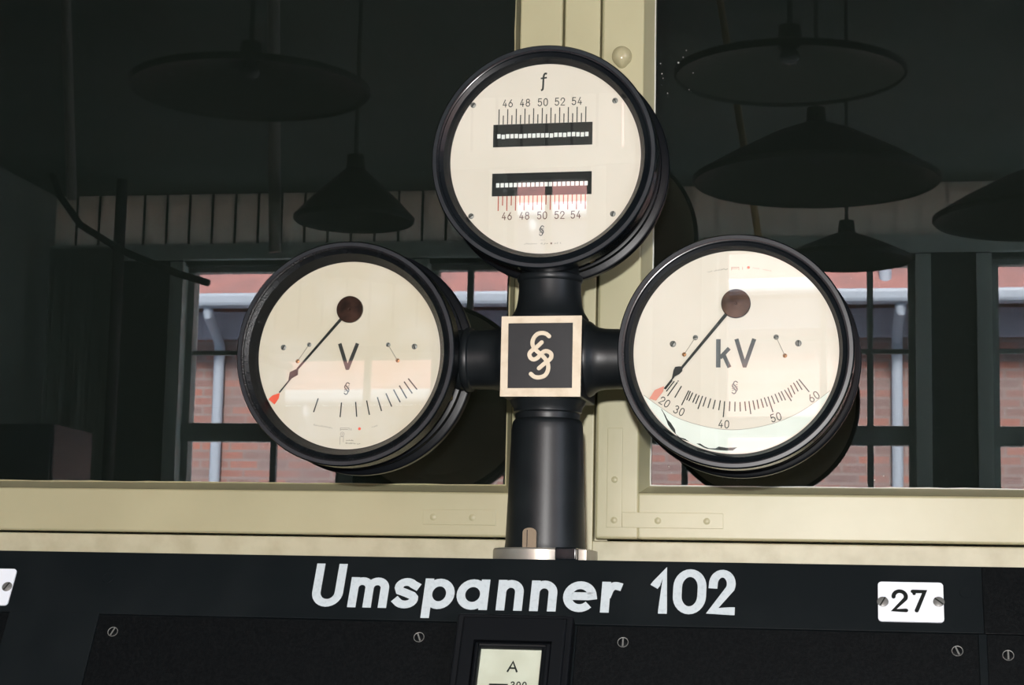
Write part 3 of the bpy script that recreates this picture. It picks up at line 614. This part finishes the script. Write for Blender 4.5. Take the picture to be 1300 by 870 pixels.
# voltmeter
LD = .0185
mt, dial = meter('round_meter', (-.2268, 1.8626), 'round voltmeter with coarse unnumbered ticks on a yellowed dial', .1090, LD, 'crackle', (21, -22), 'dial_old', -1.85, .0075, 0, 'cover_dull')
y = LD - .0002
bm = bmesh.new(); ribbon(bm, [(-.0112, .0135), (-.0011, -.0160)], .0044, y, False); ribbon(bm, [(.0102, .0135), (-.0009, -.0160)], .0044, y, False); ribbon(bm, [(-.0028, -.0163), (.0008, -.0163)], .0020, y, False)
dpaint('unit_letter', bm, 'ink', dial)
tk = [(-0.0348, -0.0501), (-0.0398, -0.0662), (-0.0067, -0.055), (-0.0078, -0.072), (0.0102, -0.0543), (0.012, -0.0715), (0.0232, -0.0527), (0.0271, -0.0693), (0.0359, -0.0489), (0.0414, -0.0649), (0.0459, -0.0445), (0.0533, -0.0599), (0.0548, -0.0402), (0.0632, -0.0549), (0.0615, -0.0356), (0.0706, -0.0503), (0.067, -0.0311), (0.0771, -0.0448), (0.0718, -0.0276), (0.0826, -0.0403)]
bm = bmesh.new()
for a, b in zip(tk[::2], tk[1::2]): ribbon(bm, [a, b], .0015, y, False)
dpaint('scale_marks', bm, 'ink', dial)
bm = bmesh.new(); small_emblem(bm, -.0009, -.0389, .0135, y); dpaint('maker_emblem', bm, 'ink', dial)
bm = bmesh.new(); scribble(bm, -.0395, -.0820, -.0161, -.0858, .0024, y, 12); scribble(bm, .0301, -.0842, .0377, -.0824, .0022, y, 4)
ribbon(bm, [(-.0070, -.0875), (-.0070, -.0845), (.0035, -.0845), (.0035, -.0870)], .0005, y); ribbon(bm, [(-.0070, -.0862), (.0020, -.0862)], .0006, y); ribbon(bm, [(.0058, -.0850), (.0058, -.0872)], .0006, y)
ribbon(bm, arc(-.0045, -.0915, .0023, .0023, 0, 360, 16), .0005, y); ribbon(bm, arc(-.0045, -.0915, .0006, .0006, 0, 360, 8), .0005, y); ribbon(bm, [(-.0070, -.0945), (-.0070, -.1035)], .0005, y); ribbon(bm, [(-.0070, -.0945), (-.0030, -.0945), (-.0030, -.1005)], .0005, y)
dpaint('small_print', bm, 'ink_faint', dial)
bm = bmesh.new(); scribble(bm, -.0005, -.0994, .0090, -.0996, .0020, y, 6); scribble(bm, -.0005, -.1030, .0172, -.1036, .0024, y, 10); dpaint('small_print', bm, 'ink', dial)
bm = bmesh.new(); poly(bm, arc(.0158, -.0853, .0017, .0017, 0, 342, 18), y); dpaint('red_dot', bm, 'red', dial)
for x, z, a in ((-.0791, .0094, .6), (.0781, .0093, -.4)): dscrew(dial, x, z, .0033, LD, 'dull', a)
for x, z in ((-.0480, .0124), (.0468, .0116)): dscrew(dial, x, z, .0026, LD, 'dull', .5)
for x, z in ((-.0613, -.0069), (.0587, -.0067)): dscrew(dial, x, z, .0024, LD, 'copper', .5, 'copper_stud')
wire(dial, (-.0480, .0124), (-.0613, -.0069), LD); wire(dial, (.0468, .0116), (.0587, -.0067), LD)
pointer(mt, (.0001, .0529), ((-.0095, .0425), (-.0609, -.0163)), (.0017, .0011), [(-.0597, -.0152), (-.0599, -.0230), (-.0672, -.0270), (-.0712, -.0305), (-.0697, -.0198)], ((-.067, -.0255), (-.0816, -.0435)), [(-.0814, -.0440), (-.0822, -.0500), (-.0871, -.0573), (-.0946, -.0512), (-.0899, -.0468)], LD - .0022, .0156, LD - .0035)

# kilovoltmeter
RD = .0115
mt, dial = meter('round_meter', (.2185, 1.8623), 'round kilovoltmeter with numbered curved scale above a torn pale strip', .1130, RD, 'black', (159, -159), 'dial', 0, .0042, -.6)
y = RD - .0004
bm = bmesh.new()
arcp = smooth_path([(-.1010, -.0478), (-.082, -.0615), (-.0608, -.0742), (-.026, -.0841), (.005, -.0861), (.0402, -.0797), (.0684, -.068), (.0900, -.0535), (.1030, -.0435)], 4)
edge = [(.1118 * math.cos(math.radians(a)), .1118 * math.sin(math.radians(a))) for a in range(-23, -156, -3)]
loop = arcp + edge
poly(bm, loop, RD - .0003); bmesh.ops.triangulate(bm, faces=bm.faces[:]); dpaint('pale_strip', bm, 'dial_band', dial)['label'] = 'pale greenish strip along the lower dial edge'
bm = bmesh.new(); ribbon(bm, arcp, .0005, RD - .00045, False); dpaint('strip_line', bm, 'ink_faint', dial)
bm = bmesh.new()
for t in ([(-0.082, -0.0625), (-0.0789, -0.0679), (-0.0752, -0.0764), (-0.0735, -0.0810), (-0.0700, -0.0860), (-0.0648, -0.0914), (-0.0657, -0.086), (-0.0704, -0.0788), (-0.074, -0.0752), (-0.0765, -0.0703), (-0.0802, -0.0643)],
          [(-0.042, -0.1015), (-0.0378, -0.1015), (-0.033, -0.1046), (-0.0282, -0.1066), (-0.021, -0.1068), (-0.0175, -0.1048), (-0.0092, -0.1060), (0.0027, -0.1056), (-0.002, -0.1090), (-0.0103, -0.1092), (-0.0198, -0.1086), (-0.0306, -0.1072), (-0.0342, -0.1058)],
          [(-0.0652, -0.0908), (-0.0606, -0.0946), (-0.0546, -0.0962), (-0.0498, -0.0996), (-0.0558, -0.0976), (-0.0618, -0.0954)]):
    poly(bm, t, RD - .0006)
bmesh.ops.triangulate(bm, faces=bm.faces[:]); dpaint('torn_patch', bm, 'ink_black', dial)['label'] = 'black torn patches where the strip has peeled'
bm = bmesh.new()
ribbon(bm, [(-.0186, .0142), (-.0186, -.0174)], .0050, y, False); ribbon(bm, [(-.0066, .0040), (-.0168, -.0068)], .0044, y, False); ribbon(bm, [(-.0130, -.0028), (-.0062, -.0174)], .0044, y, False)
ribbon(bm, [(.0012, .0142), (.0104, -.0162)], .0046, y, False); ribbon(bm, [(.0208, .0142), (.0104, -.0162)], .0046, y, False); ribbon(bm, [(.0084, -.0164), (.0124, -.0164)], .0024, y, False)
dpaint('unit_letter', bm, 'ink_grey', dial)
rt = [(-0.067, -0.0323), (-0.0759, -0.0438), (-0.0693, -0.0315), (-0.077, -0.0414), (-0.0636, -0.0335), (-0.0745, -0.0489), (-0.059, -0.0378), (-0.0664, -0.0507), (-0.0509, -0.0429), (-0.0588, -0.0591), (-0.0491, -0.0436), (-0.0532, -0.0537), (-0.0464, -0.0451), (-0.0508, -0.0545), (-0.0424, -0.0466), (-0.0465, -0.0563), (-0.0394, -0.0481), (-0.0433, -0.0577), (-0.0356, -0.0489), (-0.0407, -0.0634), (-0.0318, -0.0502), (-0.0351, -0.0607), (-0.0266, -0.0517), (-0.0297, -0.0623), (-0.0216, -0.0532), (-0.024, -0.0635), (-0.016, -0.0538), (-0.0178, -0.0647), (-0.0113, -0.0548), (-0.0127, -0.0725), (-0.0056, -0.055), (-0.0061, -0.0658), (0.0001, -0.0554), (-0.0001, -0.0662), (0.0055, -0.0557), (0.0060, -0.0661), (0.0108, -0.0551), (0.0119, -0.0656), (0.0152, -0.0546), (0.0174, -0.069), (0.0196, -0.0539), (0.0218, -0.0644), (0.0241, -0.0531), (0.026, -0.0632), (0.0283, -0.0521), (0.0312, -0.062), (0.032, -0.0507), (0.0354, -0.0608), (0.0359, -0.0498), (0.0415, -0.0668), (0.0397, -0.0487), (0.0434, -0.0579), (0.0436, -0.0468), (0.0476, -0.0563), (0.0474, -0.0453), (0.0515, -0.0543), (0.0503, -0.0439), (0.0551, -0.0539), (0.0539, -0.0424), (0.0615, -0.0547), (0.0575, -0.0402), (0.0621, -0.0507), (0.0605, -0.0372), (0.0652, -0.0472), (0.0636, -0.0346), (0.0689, -0.0442), (0.0669, -0.0325), (0.073, -0.0424), (0.0695, -0.0308), (0.0807, -0.0448)]
bm = bmesh.new()
for a, b in zip(rt[::2], rt[1::2]): ribbon(bm, [a, b], .0013, y, False)
ribbon(bm, [(-.0628, -.0322), (-.0629, -.0323)], .0014, y)
dpaint('scale_marks', bm, 'ink', dial)
for s, x, z, a in (('20', -.0776, -.0556, -32), ('30', -.0615, -.0652, -24), ('40', -.0121, -.0800, -4), ('50', .0446, -.0725, 17), ('60', .0856, -.0500, 33)):
    bm = bmesh.new(); number(bm, s, x, z - .0046, .0092, .0010, y, math.radians(a)); dpaint('scale_numeral', bm, 'ink', dial)
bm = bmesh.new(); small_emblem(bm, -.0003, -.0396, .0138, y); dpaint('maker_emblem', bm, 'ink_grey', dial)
bm = bmesh.new(); scribble(bm, -.0316, .0888, -.0150, .0912, .0022, y, 9); ribbon(bm, smooth_path([(-.0150, .0918), (-.0130, .0930), (-.0110, .0918), (-.0090, .0930)], 3), .0005, y)
ribbon(bm, [(-.0045, .0912), (-.0045, .0945), (.0035, .0945), (.0035, .0915)], .0006, y); ribbon(bm, [(-.0045, .0930), (.0020, .0930)], .0006, y); ribbon(bm, [(.0076, .0918), (.0076, .0946)], .0006, y); scribble(bm, .0184, .0928, .0394, .0884, .0022, y, 11)
dpaint('small_print', bm, 'ink_faint', dial)
bm = bmesh.new(); poly(bm, arc(.0141, .0940, .0016, .0016, 0, 342, 18), y); dpaint('red_dot', bm, 'red', dial)
for x, z, a in ((-.0690, .0092, .5), (.0689, .0089, 0)): dscrew(dial, x, z, .0036, RD, 'dull', a)
for x, z in ((-.0441, .0161), (.0447, .0159)): dscrew(dial, x, z, .0029, RD, 'dull', 1.4)
for x, z in ((-.0564, -.0026), (.0543, -.0047)): dscrew(dial, x, z, .0024, RD, 'copper', .5, 'copper_stud')
wire(dial, (-.0441, .0161), (-.0564, -.0026), RD); wire(dial, (.0447, .0159), (.0543, -.0047), RD)
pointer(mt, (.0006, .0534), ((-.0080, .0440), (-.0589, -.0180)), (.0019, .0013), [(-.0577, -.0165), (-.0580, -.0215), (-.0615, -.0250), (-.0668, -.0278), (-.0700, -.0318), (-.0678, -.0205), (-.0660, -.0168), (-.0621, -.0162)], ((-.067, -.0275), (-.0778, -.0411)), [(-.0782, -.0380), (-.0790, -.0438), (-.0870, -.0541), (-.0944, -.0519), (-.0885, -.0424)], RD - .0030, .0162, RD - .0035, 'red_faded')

# ------------------------------------------------------------------ paint-spattered bumper on the sash
bm = bmesh.new()
pts = []
for k in range(40):
    a = 2 * PI * k / 40; x, z = math.cos(a), math.sin(a)
    if z < -.80: z = z - (abs(z) - .80) * 1.0 
    pts.append((x, z))
rings = []
for rr, yy in ((1, .001), (1.0, -.003), (.93, -.0075), (.75, -.0112), (.45, -.0135), (.2, -.0142)):
    rings.append([bm.verts.new((x * .0128 * rr, yy, z * .0128 * rr)) for x, z in pts])
for A, B in zip(rings, rings[1:]):
    for k in range(40): bm.faces.new((A[k], A[(k + 1) % 40], B[(k + 1) % 40], B[k]))
bm.faces.new(rings[-1])
tag(link('sash_bumper', bm, 'bumper', None, 60, loc=(.0580, FY, 2.2768)), 'small round cream bumper with a paint drip on the window frame above the meters', 'bumper')

# ------------------------------------------------------------------ things in the room, seen in the panes
def pendant(loc, R, H, label):
    t = empty('pendant_lamp', loc); tag(t, label, 'lamp', 'pendant lamps of the room')
    b = bmesh.new(); prof = [(.03, H + .05), (.035, H), (R * .35, H * .78), (R * .72, H * .36), (R, 0), (R, -.012)]
    lathe(b, prof, 'Z', seg=64); sh = link('lamp_shade', b, 'shade_out', t, 40)
    b = bmesh.new(); lathe(b, [(r - .006, h - .006) for r, h in prof[1:]], 'Z', seg=64); link('shade_lining', b, 'shade_in', sh, 40)
    b = bmesh.new(); lathe(b, [(0, H * .25), (.018, H * .28), (.028, H * .42), (.028, H * .6), (.018, H * .8), (.014, H)], 'Z', seg=32); link('bulb', b, 'bulb', t, 60)
    b = bmesh.new(); tube(b, [(0, 0, H + .05), (0, 0, ZC - loc[2])], .008, 8); link('cord', b, 'cord', t, 60)
pendant((.225, -4.0, 3.03), .41, .19, 'wide dark pendant lamp mirrored in the right pane, largest of those above its window')
pendant((.18, -2.7, 3.03), .31, .075, 'dark pendant lamp mirrored highest in the right pane')
pendant((-1.33, -2.7, 3.03), .34, .075, 'dark pendant lamp mirrored in the upper left pane')
pendant((-1.36, -4.0, 2.92), .21, .17, 'small dark pendant lamp mirrored just above the voltmeter')
pendant((.97, -4.2, 2.93), .36, .17, 'dark pendant lamp mirrored at the outer edge of the right pane')
pendant((.32, -5.4, 3.02), .26, .10, 'far pendant lamp mirrored above the kilovoltmeter')
def rod(name, pts, r, m, label, cat):
    b = bmesh.new(); tube(b, pts, r, 10); tag(link(name, b, m, None, 60), label, cat)
rod('hanging_rod', [(-.19, -4.75, ZC), (.02, -4.75, 2.85)], .014, 'rod', 'thin ochre rod hanging aslant, mirrored in the right pane', 'rod')
rod('ceiling_conduit', [(-1.70, -4.0, ZC), (-1.64, -4.0, 2.80)], .022, 'conduit', 'grey conduit hanging down, mirrored beside the small lamp in the left pane', 'conduit')
rod('ceiling_conduit', [(-2.50, -4.0, ZC), (-2.40, -4.0, 3.0)], .018, 'conduit', 'grey conduit hanging down near the outer edge of the left pane', 'conduit')
rod('floor_pole', [(-4.05, -8.6, ZC), (-4.05, -8.6, 0)], .035, 'cord', 'dark vertical pole by the room wall, mirrored left of the window', 'pole')
rod('hanging_cable', [(-4.42, -8.4, ZC), (-4.36, -8.4, 4.0), (-4.22, -8.4, 3.82), (-3.95, -8.4, 3.66), (-3.60, -8.4, 3.52), (-3.40, -8.4, 3.46)], .022, 'cord', 'thick black cable sagging from the ceiling, mirrored in the left pane', 'cable')
t = empty('steel_cabinet', (-4.30, -7.9, 0)); tag(t, 'blue-grey steel cabinet against the room wall, mirrored low in the left pane', 'cabinet')
b = bmesh.new(); box(b, -.32, .32, -.28, .28, 0, 2.55, .02, 2); link('cabinet_body', b, 'cabinet', t, 35)
for sx in (-1, 1):
    b = bmesh.new(); box(b, min(sx * .305, sx * .008), max(sx * .305, sx * .008), .281, .295, .1, 2.5, .004, 2); d = link('cabinet_door', b, 'cabinet', t, 35)
    b = bmesh.new(); box(b, sx * .045 - .01, sx * .045 + .01, .296, .325, 1.2, 1.35, .004, 2); link('door_handle', b, 'dull', d, 35)
b = bmesh.new(); n = 44; A = []; B = []
for k in range(n + 1):
    x = -4.50 + .44 * k / n; y = -8.62 + .022 * math.sin(k * 1.7) + .01 * math.sin(k * .6)
    A.append((b.verts.new((x, y, 3.72)), b.verts.new((x + .02 * math.sin(k), y * 1.0, .15))))
for (p, q), (r_, t_) in zip(A, A[1:]): b.faces.new((p, r_, t_, q))
cur = link('curtain', b, 'curtain', None, 60); sol = cur.modifiers.new('cloth_thickness', 'SOLIDIFY'); sol.thickness = .004
tag(cur, 'pale grey-green pleated curtain beside the room window, mirrored in the left pane', 'curtain')
